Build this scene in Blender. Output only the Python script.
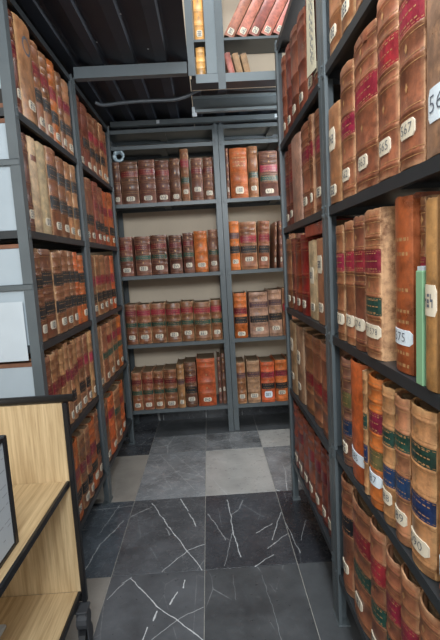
import bpy, math, random
from mathutils import Matrix, Vector
random.seed(7)
for o in list(bpy.data.objects): bpy.data.objects.remove(o, do_unlink=True)
scene = bpy.context.scene
C = scene.collection
PI = math.pi

# ------------------------------------------------------------------ camera
CAM_H = 1.45
cam_d = bpy.data.cameras.new('camera')
cam = bpy.data.objects.new('camera', cam_d); C.objects.link(cam)
right = Vector((0.99800, -0.02676, -0.05726)); up = Vector((0.06010, 0.12146, 0.99078)); fwd = Vector((0.01956, 0.99224, -0.12282))
cam.matrix_world = Matrix(((right.x, up.x, -fwd.x, 0), (right.y, up.y, -fwd.y, 0), (right.z, up.z, -fwd.z, CAM_H), (0, 0, 0, 1)))
cam_d.sensor_fit = 'HORIZONTAL'; cam_d.sensor_width = 36; cam_d.lens = 454.5 / 440 * 36
cam_d.clip_start = 0.05
scene.camera = cam

# ------------------------------------------------------------------ light
w = bpy.data.worlds.new('world'); scene.world = w; w.use_nodes = True
w.node_tree.nodes['Background'].inputs[0].default_value = (0.93, 0.97, 1.0, 1)
w.node_tree.nodes['Background'].inputs[1].default_value = 0.55
def area(name, loc, sx, sy, power, rot=(0, 0, 0), col=(0.92, 0.97, 1.0)):
    l = bpy.data.lights.new(name, 'AREA'); l.shape = 'RECTANGLE'; l.size = sx; l.size_y = sy; l.energy = power; l.color = col
    o = bpy.data.objects.new(name, l); C.objects.link(o); o.location = loc; o.rotation_euler = rot
    return o
def tube(name, a, b, n, power):
    # a bare fluorescent tube: soft point sources along its length, shining all round
    for k in range(n):
        l = bpy.data.lights.new(name, 'POINT'); l.energy = power / n; l.shadow_soft_size = 0.06; l.color = (0.92, 0.97, 1.0)
        o = bpy.data.objects.new(name, l); C.objects.link(o)
        q = (k + 0.5) / n; o.location = [a[i] + (b[i] - a[i]) * q for i in range(3)]
tube('aisle_tube_lamp', (0.08, -1.0, 2.52), (0.08, 1.5, 2.52), 5, 42)
tube('cross_aisle_tube_lamp', (0.72, 3.15, 2.40), (1.9, 3.15, 2.40), 3, 48)
area('reading_room_lamp', (0.0, -1.6, 2.7), 1.2, 0.8, 85, (math.radians(55), 0, 0))
area('hatch_ceiling_lamp', (0.15, 1.6, 4.9), 1.0, 1.6, 80)
scene.view_settings.view_transform = 'Standard'
scene.view_settings.look = 'None'
scene.view_settings.gamma = 1.0
scene.view_settings.use_curve_mapping = False
scene.view_settings.exposure = 0.3

# ------------------------------------------------------------------ helpers
def lin(c):
    r = []
    for v in c[:3]:
        v /= 255.0
        r.append(v / 12.92 if v <= 0.04045 else ((v + 0.055) / 1.055) ** 2.4)
    return (r[0], r[1], r[2], 1)
class NT:
    def __init__(s, name):
        s.m = bpy.data.materials.new(name); s.m.use_nodes = True
        s.t = s.m.node_tree; s.b = s.t.nodes['Principled BSDF']
    def n(s, typ, **kw):
        o = s.t.nodes.new(typ)
        for k, v in kw.items():
            if k.startswith('i_'): o.inputs[k[2:].replace('_', ' ')].default_value = v
            else: setattr(o, k, v)
        return o
    def l(s, a, b): s.t.links.new(a, b)
    def math(s, op, a, b=None, c=None, clamp=False):
        o = s.n('ShaderNodeMath', operation=op); o.use_clamp = clamp
        for i, v in enumerate((a, b, c)):
            if v is None: continue
            if isinstance(v, (int, float)): o.inputs[i].default_value = v
            else: s.l(v, o.inputs[i])
        return o.outputs[0]
    def mix(s, f, a, b):
        o = s.n('ShaderNodeMix', data_type='RGBA')
        if isinstance(f, (int, float)): o.inputs[0].default_value = f
        else: s.l(f, o.inputs[0])
        for i, v in ((6, a), (7, b)):
            if isinstance(v, tuple): o.inputs[i].default_value = v
            else: s.l(v, o.inputs[i])
        return o.outputs[2]
    def coords(s, kind='Object', spread=37.0):
        tc = s.n('ShaderNodeTexCoord'); oi = s.n('ShaderNodeObjectInfo')
        a = s.n('ShaderNodeVectorMath', operation='SCALE'); a.inputs[0].default_value = (1.0, 0.63, 1.37); s.l(s.math('MULTIPLY', oi.outputs['Random'], spread), a.inputs['Scale'])
        b = s.n('ShaderNodeVectorMath', operation='ADD'); s.l(tc.outputs[kind], b.inputs[0]); s.l(a.outputs[0], b.inputs[1])
        return b.outputs[0], tc, oi
    def noise(s, vec, scale, detail=4.0, rough=0.55):
        o = s.n('ShaderNodeTexNoise'); o.inputs['Scale'].default_value = scale; o.inputs['Detail'].default_value = detail; o.inputs['Roughness'].default_value = rough
        s.l(vec, o.inputs['Vector']); return o.outputs['Fac']
    def rng(s, v, a, b, c=0.0, d=1.0):
        o = s.n('ShaderNodeMapRange'); s.l(v, o.inputs[0])
        for i, x in enumerate((a, b, c, d)): o.inputs[i + 1].default_value = x
        return o.outputs[0]
    def bump(s, h, strength, dist=0.002):
        o = s.n('ShaderNodeBump'); o.inputs['Strength'].default_value = strength; o.inputs['Distance'].default_value = dist
        s.l(h, o.inputs['Height']); s.l(o.outputs[0], s.b.inputs['Normal'])
def mulc(c, k): return (min(c[0] * k, 1), min(c[1] * k, 1), min(c[2] * k, 1), 1)

def leather(name, rgb, worn=(196, 158, 120), wear=0.5, rough=0.36):
    M = NT(name); c = lin(rgb)
    v, tc, oi = M.coords()
    n1 = M.noise(v, 11, 6, 0.65); n2 = M.noise(v, 70, 4, 0.7)
    st = M.n('ShaderNodeVectorMath', operation='MULTIPLY'); st.inputs[1].default_value = (60, 60, 7); M.l(v, st.inputs[0])
    n3 = M.noise(st.outputs[0], 1.0, 3, 0.6)
    nm_ = M.noise(v, 34, 5, 0.7)
    base = M.mix(M.rng(n1, 0.34, 0.66), mulc(c, 0.5), mulc(c, 1.3))
    base = M.mix(M.rng(nm_, 0.5, 0.72, 0, 0.6), base, (min(c[0]*1.75, 1), c[1]*1.6, c[2]*1.35, 1))
    base = M.mix(M.rng(nm_, 0.46, 0.32, 0, 0.6), base, mulc(c, 0.42))
    base = M.mix(M.rng(n3, 0.55, 0.8, 0, 0.45), base, mulc(c, 0.4))
    base = M.mix(M.rng(n2, 0.64, 0.78, 0, 0.4), base, lin(worn))
    # rubbed edges along the joints and at head and tail
    sx = M.n('ShaderNodeSeparateXYZ'); M.l(tc.outputs['Generated'], sx.inputs[0])
    ex = M.math('ABSOLUTE', M.math('SUBTRACT', sx.outputs[0], 0.5)); ez = M.math('ABSOLUTE', M.math('SUBTRACT', sx.outputs[2], 0.5))
    e = M.math('MAXIMUM', M.rng(ex, 0.40, 0.5), M.rng(ez, 0.455, 0.5))
    e = M.math('MULTIPLY', e, M.rng(n1, 0.36, 0.6, 0.0, wear * 1.4), clamp=True)
    base = M.mix(e, base, lin(worn))
    e2 = M.math('MULTIPLY', M.rng(ex, 0.462, 0.492), M.rng(nm_, 0.38, 0.58, 0.0, wear * 1.5), clamp=True)
    base = M.mix(e2, base, mulc(lin(worn), 1.15))
    hs = M.n('ShaderNodeHueSaturation'); M.l(base, hs.inputs['Color']); hs.inputs['Saturation'].default_value = 1.02
    M.l(M.rng(oi.outputs['Random'], 0, 1, 0.74, 1.22), hs.inputs['Value'])
    M.l(M.rng(M.math('FRACT', M.math('MULTIPLY', oi.outputs['Random'], 7.13)), 0, 1, 0.49, 0.508), hs.inputs['Hue'])
    M.l(hs.outputs[0], M.b.inputs['Base Color'])
    M.l(M.rng(n1, 0.3, 0.7, rough - 0.1, rough + 0.16), M.b.inputs['Roughness'])
    M.bump(n2, 0.35, 0.0015)
    return M.m
def simple(name, rgb, rough=0.5, var=0.2, scale=20, metal=0.0, stretch=(1, 1, 1), bump=0.0):
    M = NT(name); c = lin(rgb)
    v, tc, oi = M.coords()
    s = M.n('ShaderNodeVectorMath', operation='MULTIPLY'); s.inputs[1].default_value = stretch; M.l(v, s.inputs[0])
    n = M.noise(s.outputs[0], scale, 5)
    M.l(M.mix(M.rng(n, 0.3, 0.7), mulc(c, 1 - var), mulc(c, 1 + var)), M.b.inputs['Base Color'])
    M.b.inputs['Roughness'].default_value = rough; M.b.inputs['Metallic'].default_value = metal
    if bump: M.bump(n, bump, 0.001)
    return M.m

LEATHER = {
 'br': leather('brown_leather', (134, 86, 62), (200, 162, 126)),
 'db': leather('dark_brown_leather', (108, 72, 60), (160, 120, 100), wear=0.4),
 'tan': leather('tan_leather', (172, 122, 88), (205, 165, 122)),
 'or': leather('orange_leather', (190, 100, 56), (190, 120, 80), wear=0.35, rough=0.42),
 'ol': leather('smooth_russet_leather', (160, 84, 52), (178, 110, 80), wear=0.15, rough=0.33),
 'rb': leather('red_brown_leather', (124, 70, 56), (150, 92, 70), wear=0.4),
 'rd': leather('red_leather', (138, 48, 36), (160, 85, 60), wear=0.3),
 'cr': leather('vellum', (186, 164, 132), (150, 120, 90), wear=0.4, rough=0.6),
 'be': leather('beige_cloth', (158, 126, 96), (190, 165, 135), wear=0.4, rough=0.65),
 'pk': leather('pale_brown_calf', (160, 126, 106), (190, 160, 140), wear=0.5),
 'mo': leather('mottled_calf', (152, 110, 72), (92, 64, 42), wear=0.6),
 'pg': leather('pink_grey_cloth', (176, 112, 98), (200, 160, 140), wear=0.3),
 'yl': leather('yellowed_calf', (198, 150, 84), (170, 110, 60), wear=0.5),
}
COLNAME = {'br': 'brown leather', 'db': 'dark brown leather', 'tan': 'tan leather', 'or': 'orange leather', 'ol': 'smooth russet leather', 'rb': 'reddish-brown leather',
 'rd': 'dark red leather', 'cr': 'cream vellum', 'be': 'beige cloth', 'pk': 'pale brown', 'mo': 'mottled tan', 'pg': 'pinkish cloth', 'yl': 'yellowed leather'}
BANDM = {
 'R': leather('crimson_label', (134, 38, 54), (175, 80, 80), wear=0.15), 'U': leather('burgundy_label', (112, 36, 44), (140, 80, 70), wear=0.15),
 'K': leather('black_label', (24, 25, 31), (52, 47, 46), wear=0.1, rough=0.5), 'G': leather('green_label', (34, 70, 62), (80, 95, 80), wear=0.15),
 'B': leather('navy_label', (30, 52, 92), (80, 95, 110), wear=0.15), 'g': leather('olive_label', (92, 88, 56), (130, 120, 80), wear=0.15),
 'V': leather('grey_violet_label', (86, 62, 66), (120, 95, 90), wear=0.15), 'T': leather('small_brown_label', (120, 80, 60), (150, 110, 80), wear=0.15)}
BANDNAME = {'R': 'red', 'U': 'burgundy', 'K': 'black', 'G': 'green', 'B': 'navy', 'g': 'olive', 'V': 'violet-grey', 'T': 'brown'}
PAPER = simple('sticker_paper', (212, 202, 182), 0.7, 0.1, 60)
WPAPER = simple('white_paper', (184, 194, 201), 0.75, 0.04, 8)
BLUEPAPER = simple('bluish_sticker_paper', (214, 226, 236), 0.7, 0.06, 60)
CPAPER = simple('cream_paper', (206, 200, 176), 0.75, 0.07, 30)
INK = simple('ink', (84, 90, 102), 0.7, 0.2)
PENCIL = simple('pencil_grey', (150, 158, 166), 0.8, 0.1)
GOLD = simple('gold_tooling', (170, 128, 86), 0.5, 0.35, 90, 0.1)
PAGES = simple('old_page_block', (120, 98, 74), 0.85, 0.25, 120, 0, (1, 1, 0.05), 0.3)
STEEL = simple('grey_rack_paint', (84, 92, 96), 0.40, 0.1, 6, 0.0)
DSTEEL = simple('dark_shelf_steel', (40, 45, 49), 0.42, 0.12, 6, 0.0)  # darker tone for side-rack shelf boards and the upper base board
DECKM = simple('dark_deck_steel', (40, 47, 58), 0.5, 0.15, 5)
LSTEEL = simple('light_beam_paint', (106, 116, 121), 0.42, 0.08, 6)
BOLT = simple('zinc', (168, 176, 180), 0.35, 0.1, 30, 0.6)
BLACK = simple('black_powder_coat', (20, 21, 24), 0.4, 0.15, 20)
RUBBER = simple('grey_rubber', (58, 60, 64), 0.6, 0.15, 20)
CABLE = simple('grey_cable_jacket', (72, 78, 84), 0.4, 0.1, 20)
CARTON = simple('white_carton', (162, 174, 182), 0.7, 0.04, 6)
BOARD = simple('brown_board', (120, 82, 62), 0.8, 0.2, 20)
GREENC = simple('green_card', (128, 172, 134), 0.7, 0.05, 10)
WALLM = simple('beige_wall_paint', (208, 194, 174), 0.85, 0.06, 3, bump=0.1)
CEILM = simple('white_ceiling_paint', (200, 202, 200), 0.9, 0.04, 3)
GROUT = simple('pale_grout', (150, 148, 142), 0.9, 0.15, 40)

def wood():
    M = NT('oak_laminate')
    v, tc, oi = M.coords(spread=9.0)
    def grain(st, sc):
        s = M.n('ShaderNodeVectorMath', operation='MULTIPLY'); s.inputs[1].default_value = st; M.l(v, s.inputs[0])
        return M.noise(s.outputs[0], sc, 5, 0.6)
    return M, grain
def wood_mat(name, st):
    M, grain = wood(); M.m.name = name
    a = grain(st, 1.0); b = grain(tuple(x * 3.1 for x in st), 1.0)
    c = M.mix(M.rng(a, 0.35, 0.66), lin((172, 146, 108)), lin((208, 184, 144)))
    c = M.mix(M.rng(b, 0.56, 0.74, 0, 0.6), c, lin((148, 120, 86)))
    M.l(c, M.b.inputs['Base Color']); M.b.inputs['Roughness'].default_value = 0.5
    return M.m
WOODV = wood_mat('oak_laminate_upright', (75, 75, 3.0))
WOODH = wood_mat('oak_laminate_flat', (75, 3.0, 75))

def marble(name, rgb, vein, vrgb=(214, 218, 220), rough=0.2, vscale=2.3, cloud=0.5, thick=0.0065):
    M = NT(name); c = lin(rgb)
    v, tc, oi = M.coords(spread=53.0)
    n = M.noise(v, 4.5, 7, 0.65); nf = M.noise(v, 22, 5, 0.7)
    base = M.mix(M.rng(n, 0.3, 0.72), mulc(c, 1 - cloud), mulc(c, 1 + cloud))
    base = M.mix(M.rng(nf, 0.58, 0.8, 0, 0.35), base, mulc(c, 1.9))
    def veins(sc, th, lo, hi, seed):
        nz = M.n('ShaderNodeTexNoise'); nz.inputs['Scale'].default_value = 3.0; nz.inputs['Detail'].default_value = 4; M.l(v, nz.inputs['Vector'])
        sub = M.n('ShaderNodeVectorMath', operation='SUBTRACT'); M.l(nz.outputs['Color'], sub.inputs[0]); sub.inputs[1].default_value = (0.5, 0.5, 0.5)
        scl = M.n('ShaderNodeVectorMath', operation='SCALE'); M.l(sub.outputs[0], scl.inputs[0]); scl.inputs['Scale'].default_value = 0.05
        ad = M.n('ShaderNodeVectorMath', operation='ADD'); M.l(v, ad.inputs[0]); M.l(scl.outputs[0], ad.inputs[1])
        mp = M.n('ShaderNodeMapping'); mp.inputs['Location'].default_value = (seed, seed * 2, 0); mp.inputs['Rotation'].default_value = (0, 0, 0.7); mp.inputs['Scale'].default_value = (1.0, 0.55, 1.0); M.l(ad.outputs[0], mp.inputs[0])
        vo = M.n('ShaderNodeTexVoronoi'); vo.voronoi_dimensions = '2D'; vo.feature = 'DISTANCE_TO_EDGE'; vo.inputs['Scale'].default_value = sc; M.l(mp.outputs[0], vo.inputs['Vector'])
        f = M.rng(vo.outputs['Distance'], th * 0.35, th, 1.0, 0.0)
        mk = M.rng(M.noise(mp.outputs[0], 3.3, 3), lo, hi)
        return M.math('MULTIPLY', f, mk)
    f = M.math('MAXIMUM', veins(vscale, thick, 0.46, 0.58, 3.3), M.math('MULTIPLY', veins(vscale * 2.6, thick * 0.9, 0.5, 0.64, 8.1), 0.6))
    f = M.math('MULTIPLY', f, vein, clamp=True)
    M.l(M.mix(f, base, lin(vrgb)), M.b.inputs['Base Color'])
    M.l(M.rng(nf, 0.3, 0.7, rough - 0.05, rough + 0.12), M.b.inputs['Roughness'])
    return M.m
VEINS = {
  (-1, 0) : [([(-0.11, 0.309), (0.033, 0.002), (0.2, -0.326), (0.229, -0.373)], 1.0), ([(0.069, 0.334), (0.119, 0.187)], 1.3), ([(0.126, 0.165), (0.171, 0.025)], 1.0), ([(0.018, -0.343), (0.136, -0.187), (0.218, -0.146)], 0.8), ([(-0.11, 0.262), (-0.246, 0.136)], 0.7), ([(0.031, -0.044), (0.003, 0.025)], 0.5)] ,
  (-1, -1) : [([(-0.129, 0.331), (0.028, 0.127), (0.11, 0.053), (0.219, -0.058)], 1.0), ([(0.131, 0.29), (0.125, 0.238)], 1.3), ([(0.099, 0.216), (0.073, 0.145)], 1.4), ([(0.021, 0.11), (0.01, 0.057)], 1.4), ([(-0.011, 0.027), (-0.022, -0.06)], 1.3), ([(-0.21, 0.197), (-0.154, 0.3)], 0.6), ([(0.015, -0.044), (0.102, 0.048), (0.217, 0.114)], 0.5), ([(-0.163, 0.301), (-0.123, 0.337)], 0.7)] ,
  (0, 0) : [([(-0.09, 0.284), (-0.074, 0.112), (-0.075, -0.028), (-0.044, -0.273)], 0.9), ([(-0.208, 0.14), (-0.157, 0.01), (-0.112, -0.125)], 0.5), ([(0.217, 0.108), (0.128, -0.152)], 0.7), ([(0.049, -0.081), (0.149, -0.003)], 0.9), ([(0.221, -0.101), (0.099, -0.217)], 0.7), ([(0.116, -0.275), (0.019, -0.348)], 0.8), ([(-0.074, 0.112), (-0.016, 0.181), (0.008, 0.271)], 0.5), ([(-0.07, -0.038), (-0.125, -0.332)], 0.4)] ,
  (0, -1) : [([(0.044, 0.287), (0.06, 0.126), (0.074, -0.085)], 0.1), ([(-0.09, 0.301), (-0.086, 0.141)], 0.05)] ,
  (-2, 0) : [([(0.196, 0.126), (0.108, -0.091), (0.081, -0.288)], 0.8), ([(0.216, 0.289), (-0.007, 0.272)], 0.6), ([(0.138, 0.311), (0.082, 0.021)], 0.5)] ,
  (1, 0) : [([(-0.226, 0.024), (-0.195, -0.274)], 0.5), ([(-0.104, 0.009), (-0.169, -0.17)], 0.3)] ,
  (-1, 1) : [([(-0.189, 0.142), (0.218, -0.091)], 0.5), ([(-0.199, 0.046), (0.185, -0.159)], 0.45), ([(-0.161, -0.081), (0.224, 0.147)], 0.4), ([(-0.135, 0.329), (0.154, -0.264)], 0.45), ([(-0.017, 0.31), (0.225, -0.136)], 0.4), ([(-0.21, -0.214), (0.038, 0.043)], 0.4), ([(-0.16, 0.206), (0.003, -0.244)], 0.35)] ,
}
def marble_veins(name, rgb, lines, rough, cloud, vrgb=(206, 210, 212), fine=0.5, wid=0.0034):
    M = NT(name); c = lin(rgb)
    v, tc, oi = M.coords(spread=53.0)
    n = M.noise(v, 4.5, 7, 0.65); nf = M.noise(v, 24, 6, 0.72)
    base = M.mix(M.rng(n, 0.3, 0.72), mulc(c, 1 - cloud), mulc(c, 1 + cloud))
    base = M.mix(M.rng(nf, 0.56, 0.8, 0, 0.45), base, mulc(c, 2.1))
    nz = M.n('ShaderNodeTexNoise'); nz.inputs['Scale'].default_value = 14; nz.inputs['Detail'].default_value = 4; M.l(v, nz.inputs['Vector'])
    sub = M.n('ShaderNodeVectorMath', operation='SUBTRACT'); M.l(nz.outputs['Color'], sub.inputs[0]); sub.inputs[1].default_value = (0.5, 0.5, 0.5)
    scl = M.n('ShaderNodeVectorMath', operation='SCALE'); M.l(sub.outputs[0], scl.inputs[0]); scl.inputs['Scale'].default_value = 0.022
    ad = M.n('ShaderNodeVectorMath', operation='ADD'); M.l(tc.outputs['Object'], ad.inputs[0]); M.l(scl.outputs[0], ad.inputs[1])
    fl_ = M.n('ShaderNodeVectorMath', operation='MULTIPLY'); M.l(ad.outputs[0], fl_.inputs[0]); fl_.inputs[1].default_value = (1, 1, 0)
    wn = M.rng(nf, 0.3, 0.7, 0.35, 1.25)
    tot = None
    for P, wgt in lines:
        for (ax, ay), (bx, by) in zip(P, P[1:]):
            pa = M.n('ShaderNodeVectorMath', operation='SUBTRACT'); M.l(fl_.outputs[0], pa.inputs[0]); pa.inputs[1].default_value = (ax, ay, 0)
            dt = M.n('ShaderNodeVectorMath', operation='DOT_PRODUCT'); M.l(pa.outputs[0], dt.inputs[0]); dt.inputs[1].default_value = (bx-ax, by-ay, 0)
            h = M.math('DIVIDE', dt.outputs['Value'], (bx-ax)**2 + (by-ay)**2, clamp=True)
            q = M.n('ShaderNodeVectorMath', operation='SCALE'); q.inputs[0].default_value = (bx-ax, by-ay, 0); M.l(h, q.inputs['Scale'])
            ds = M.n('ShaderNodeVectorMath', operation='DISTANCE'); M.l(pa.outputs[0], ds.inputs[0]); M.l(q.outputs[0], ds.inputs[1])
            w_ = wid*min(1.4, 0.45+0.6*wgt)
            f = M.math('MULTIPLY', M.rng(M.math('DIVIDE', ds.outputs['Value'], wn), w_*0.45, w_, 1.0, 0.0), min(1.0, 0.15+0.8*wgt))
            tot = f if tot is None else M.math('MAXIMUM', tot, f)
    vo = M.n('ShaderNodeTexVoronoi'); vo.voronoi_dimensions = '2D'; vo.feature = 'DISTANCE_TO_EDGE'; vo.inputs['Scale'].default_value = 5.5
    mp = M.n('ShaderNodeMapping'); mp.inputs['Rotation'].default_value = (0, 0, 0.6); mp.inputs['Scale'].default_value = (1.0, 0.5, 1.0); M.l(v, mp.inputs[0]); M.l(mp.outputs[0], vo.inputs['Vector'])
    ff = M.math('MULTIPLY', M.rng(vo.outputs['Distance'], 0.003, 0.012, fine, 0.0), M.rng(n, 0.5, 0.66))
    tot = M.math('MAXIMUM', tot, ff)
    M.l(M.mix(tot, base, lin(vrgb)), M.b.inputs['Base Color'])
    M.l(M.rng(nf, 0.3, 0.7, rough - 0.05, rough + 0.12), M.b.inputs['Roughness'])
    return M.m
VRGB = {(-1, 0): (84, 87, 91), (-1, -1): (88, 91, 95), (0, 0): (64, 67, 72), (0, -1): (74, 77, 80), (-2, 0): (78, 85, 92), (1, 0): (46, 48, 53), (-1, 1): (124, 128, 132)}  # lightest entry: far-row tile, floor light included in its tone
MARB = {
 'dark': marble('black_marble', (66, 69, 74), 0.95),
 'bold': marble('black_marble_bold_veins', (74, 77, 82), 1.0, vscale=1.7, thick=0.0085),
 'plain': marble('black_marble_plain', (74, 77, 80), 0.22, rough=0.32, cloud=0.3),
 'grey': marble('lit_grey_marble', (156, 156, 154), 0.25, rough=0.28, cloud=0.25),  # this and the next: stone tone raised by the light pooled there
 'veined': marble('lit_cloudy_marble', (112, 115, 118), 0.8, rough=0.22, vscale=3.2, cloud=0.55),
 'beige': marble('warm_grey_tile', (142, 138, 132), 0.12, rough=0.35, cloud=0.2)}

def mesh_obj(name, verts, faces, mat, parent=None, smooth=False, mats=None, fm=None):
    me = bpy.data.meshes.new(name); me.from_pydata(verts, [], faces); me.update()
    for m in (mats or [mat]): me.materials.append(m)
    if fm:
        for p, i in zip(me.polygons, fm): p.material_index = i
    if smooth:
        for p in me.polygons: p.use_smooth = True
    o = bpy.data.objects.new(name, me); C.objects.link(o)
    if parent: o.parent = parent
    return o
class MB:
    def __init__(s): s.v = []; s.f = []
    def box(s, x0, x1, y0, y1, z0, z1):
        b = len(s.v)
        s.v += [(x0, y0, z0), (x1, y0, z0), (x1, y1, z0), (x0, y1, z0), (x0, y0, z1), (x1, y0, z1), (x1, y1, z1), (x0, y1, z1)]
        s.f += [(b, b+3, b+2, b+1), (b+4, b+5, b+6, b+7), (b, b+1, b+5, b+4), (b+1, b+2, b+6, b+5), (b+2, b+3, b+7, b+6), (b+3, b, b+4, b+7)]
        return s
    def bbox(s, x0, x1, y0, y1, z0, z1, c=0.003):
        # box with its vertical and horizontal edges chamfered
        b = len(s.v)
        for z, i in ((z0, c), (z0 + c, 0), (z1 - c, 0), (z1, c)):
            s.v += [(x0+i+c, y0+i, z), (x1-i-c, y0+i, z), (x1-i, y0+i+c, z), (x1-i, y1-i-c, z), (x1-i-c, y1-i, z), (x0+i+c, y1-i, z), (x0+i, y1-i-c, z), (x0+i, y0+i+c, z)]
        for r in range(3):
            for k in range(8):
                a = b + r*8 + k; d = b + r*8 + (k+1) % 8
                s.f.append((a, d, d+8, a+8))
        s.f.append(tuple(b + k for k in range(7, -1, -1))); s.f.append(tuple(b + 24 + k for k in range(8)))
        return s
    def tube(s, pts, r, n=8):
        b = len(s.v); P = [Vector(p) for p in pts]
        for i, p in enumerate(P):
            d = (P[min(i+1, len(P)-1)] - P[max(i-1, 0)]).normalized()
            u = d.cross(Vector((0, 0, 1)) if abs(d.z) < 0.9 else Vector((1, 0, 0))).normalized(); q = d.cross(u)
            for k in range(n):
                a = 2*PI*k/n; s.v.append(tuple(p + r*(math.cos(a)*u + math.sin(a)*q)))
        for i in range(len(P)-1):
            for k in range(n):
                a = b+i*n+k; c = b+i*n+(k+1) % n; s.f.append((a, c, c+n, a+n))
        s.f.append(tuple(b+k for k in range(n))); e = b+(len(P)-1)*n; s.f.append(tuple(e+k for k in range(n-1, -1, -1)))
        return s
    def obj(s, name, mat, parent=None, smooth=False): return mesh_obj(name, s.v, s.f, mat, parent, smooth)
def tag(o, label, cat, group=None):
    o['label'] = label; o['category'] = cat
    if group: o['group'] = group
    return o
def empty(name, loc, rz=0.0):
    o = bpy.data.objects.new(name, None); C.objects.link(o); o.location = loc; o.rotation_euler = (0, 0, rz); o.empty_display_size = 0.05
    return o
def structure(o): o['kind'] = 'structure'; return o

# ------------------------------------------------------------------ the room
XL, XR, YB = -0.7006, 0.4334, 3.8148
WALL_Y = YB + 0.40
fl = structure(MB().box(-1.3, 2.4, -0.8, WALL_Y, -0.05, -0.003).obj('floor', GROUT))
x0, tw, y0, td = -0.1021, 0.4464, 2.0172, 0.7012
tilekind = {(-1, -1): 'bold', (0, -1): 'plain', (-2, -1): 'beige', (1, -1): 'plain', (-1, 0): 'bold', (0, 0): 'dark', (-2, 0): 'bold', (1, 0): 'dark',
            (-1, 1): 'veined', (0, 1): 'grey', (-2, 1): 'beige', (1, 1): 'veined', (-2, 2): 'dark', (-1, 2): 'veined', (0, 2): 'veined', (1, 2): 'grey'}  # far rows: tile tone plus the pool of floor light, put into lighter marble
rows = [(j, y0 + j*td, y0 + (j+1)*td) for j in range(-4, 2)] + [(2, y0 + 2*td, 3.775), (3, 3.775, WALL_Y)]
g = 0.0016
for j, ya, yb in rows:
    for i in range(-3, 6):
        xa, xb = max(x0 + i*tw, -1.29), min(x0 + (i+1)*tw, 2.39)
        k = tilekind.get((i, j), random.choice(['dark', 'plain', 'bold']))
        m = MB().bbox(-(xb-xa)/2 + g, (xb-xa)/2 - g, -(yb-ya)/2 + g, (yb-ya)/2 - g, -0.012, 0, 0.0008)
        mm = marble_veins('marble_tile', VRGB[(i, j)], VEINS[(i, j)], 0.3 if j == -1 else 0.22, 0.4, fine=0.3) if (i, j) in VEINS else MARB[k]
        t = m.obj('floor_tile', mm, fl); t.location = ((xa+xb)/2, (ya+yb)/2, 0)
structure(MB().box(-1.36, 2.46, WALL_Y, WALL_Y + 0.1, -0.05, 5.2).obj('wall_back', WALLM))
structure(MB().box(-1.3, 2.4, WALL_Y - 0.012, WALL_Y - 0.0005, 0.0, 0.19).obj('baseboard_back', MARB['dark']))
structure(MB().box(-1.36, -1.3, -0.8, WALL_Y, -0.05, 5.2).obj('wall_left', WALLM))
structure(MB().box(2.4, 2.46, -0.8, WALL_Y, -0.05, 5.2).obj('wall_right', WALLM))
structure(MB().box(-1.36, 2.46, -0.8, WALL_Y + 0.1, 5.2, 5.3).obj('ceiling', CEILM))

# ------------------------------------------------------------------ racks
def make_rack(name, label, origin, rz, width, depth, height, levels, post_w=0.04, end_braces=(), back_panel=False, gusset=True, lip=0.030, board=None):
    """local x runs along the shelf front, local y goes into the rack (front at y=0)"""
    r = empty(name, origin, rz)
    tag(r, label, 'shelving rack', 'grey steel shelving racks')
    th = 0.003
    for sx in (0, 1):
        for sy in (0, 1):
            X = 0 if sx == 0 else width; Y = 0 if sy == 0 else depth
            dx = 1 if sx == 0 else -1; dy = 1 if sy == 0 else -1
            m = MB()
            m.box(min(X, X+dx*post_w), max(X, X+dx*post_w), min(Y, Y+dy*th), max(Y, Y+dy*th), 0, height)
            m.box(min(X, X+dx*th), max(X, X+dx*th), min(Y+dy*th, Y+dy*post_w), max(Y+dy*th, Y+dy*post_w), 0, height)
            # rolled lip that stiffens the free edge of the front flange
            m.box(min(X+dx*post_w, X+dx*(post_w-th)), max(X+dx*post_w, X+dx*(post_w-th)), min(Y+dy*th, Y+dy*0.012), max(Y+dy*th, Y+dy*0.012), 0, height)
            p = m.obj('post', STEEL, r)
            MB().bbox(min(X, X+dx*0.045), max(X, X+dx*0.045), min(Y-dy*0.003, Y+dy*0.045), max(Y-dy*0.003, Y+dy*0.045), 0.0, 0.006, 0.001).obj('foot_plate', STEEL, p)
    e = 0.0035
    for z in levels:
        m = MB()
        m.box(e, width-e, e, depth-e, z-0.003, z)                       # tray sheet
        m.box(e, width-e, e, e+0.002, z-lip, z-0.003)                   # front lip
        m.box(e, width-e, e+0.002, e+0.016, z-lip, z-lip+0.002)
        m.box(e, width-e, depth-e-0.002, depth-e, z-lip, z-0.003)
        m.box(e, e+0.002, e+0.016, depth-e-0.002, z-lip, z-0.003)
        m.box(width-e-0.002, width-e, e+0.016, depth-e-0.002, z-lip, z-0.003)
        m.box(width/2-0.03, width/2+0.03, e+0.016, depth-e-0.002, z-0.016, z-0.003)
        s = m.obj('shelf_board', board or DSTEEL, r)
        if gusset:
            for X in (0.012, width-0.032):
                q = MB().bbox(X, X+0.020, -0.0022, -0.0002, z-lip-0.006, z+0.014, 0.0008)
                for bz in (z-lip+0.006, z+0.004):
                    q.bbox(X+0.006, X+0.014, -0.0052, -0.0022, bz-0.004, bz+0.004, 0.001)
                q.obj('bolt_plate', STEEL, s)
    for z in end_braces:
        MB().box(-0.004, -0.0005, 0.002, depth-0.002, z-0.011, z+0.011).box(-0.004, 0.006, 0.002, depth-0.002, z+0.009, z+0.011).obj('end_brace', STEEL, r)
    return r
LV = [2.0878, 1.626, 1.1627, 0.7055, 0.2119]
QV = [2.0801, 1.6268, 1.1832, 0.7043, 0.2658]
NV = [2.095, 1.6266, 1.169, 0.7316, 0.2232]
BV = [1.9748, 1.3864, 0.8071, 0.2298]
TOP = 2.54
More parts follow.
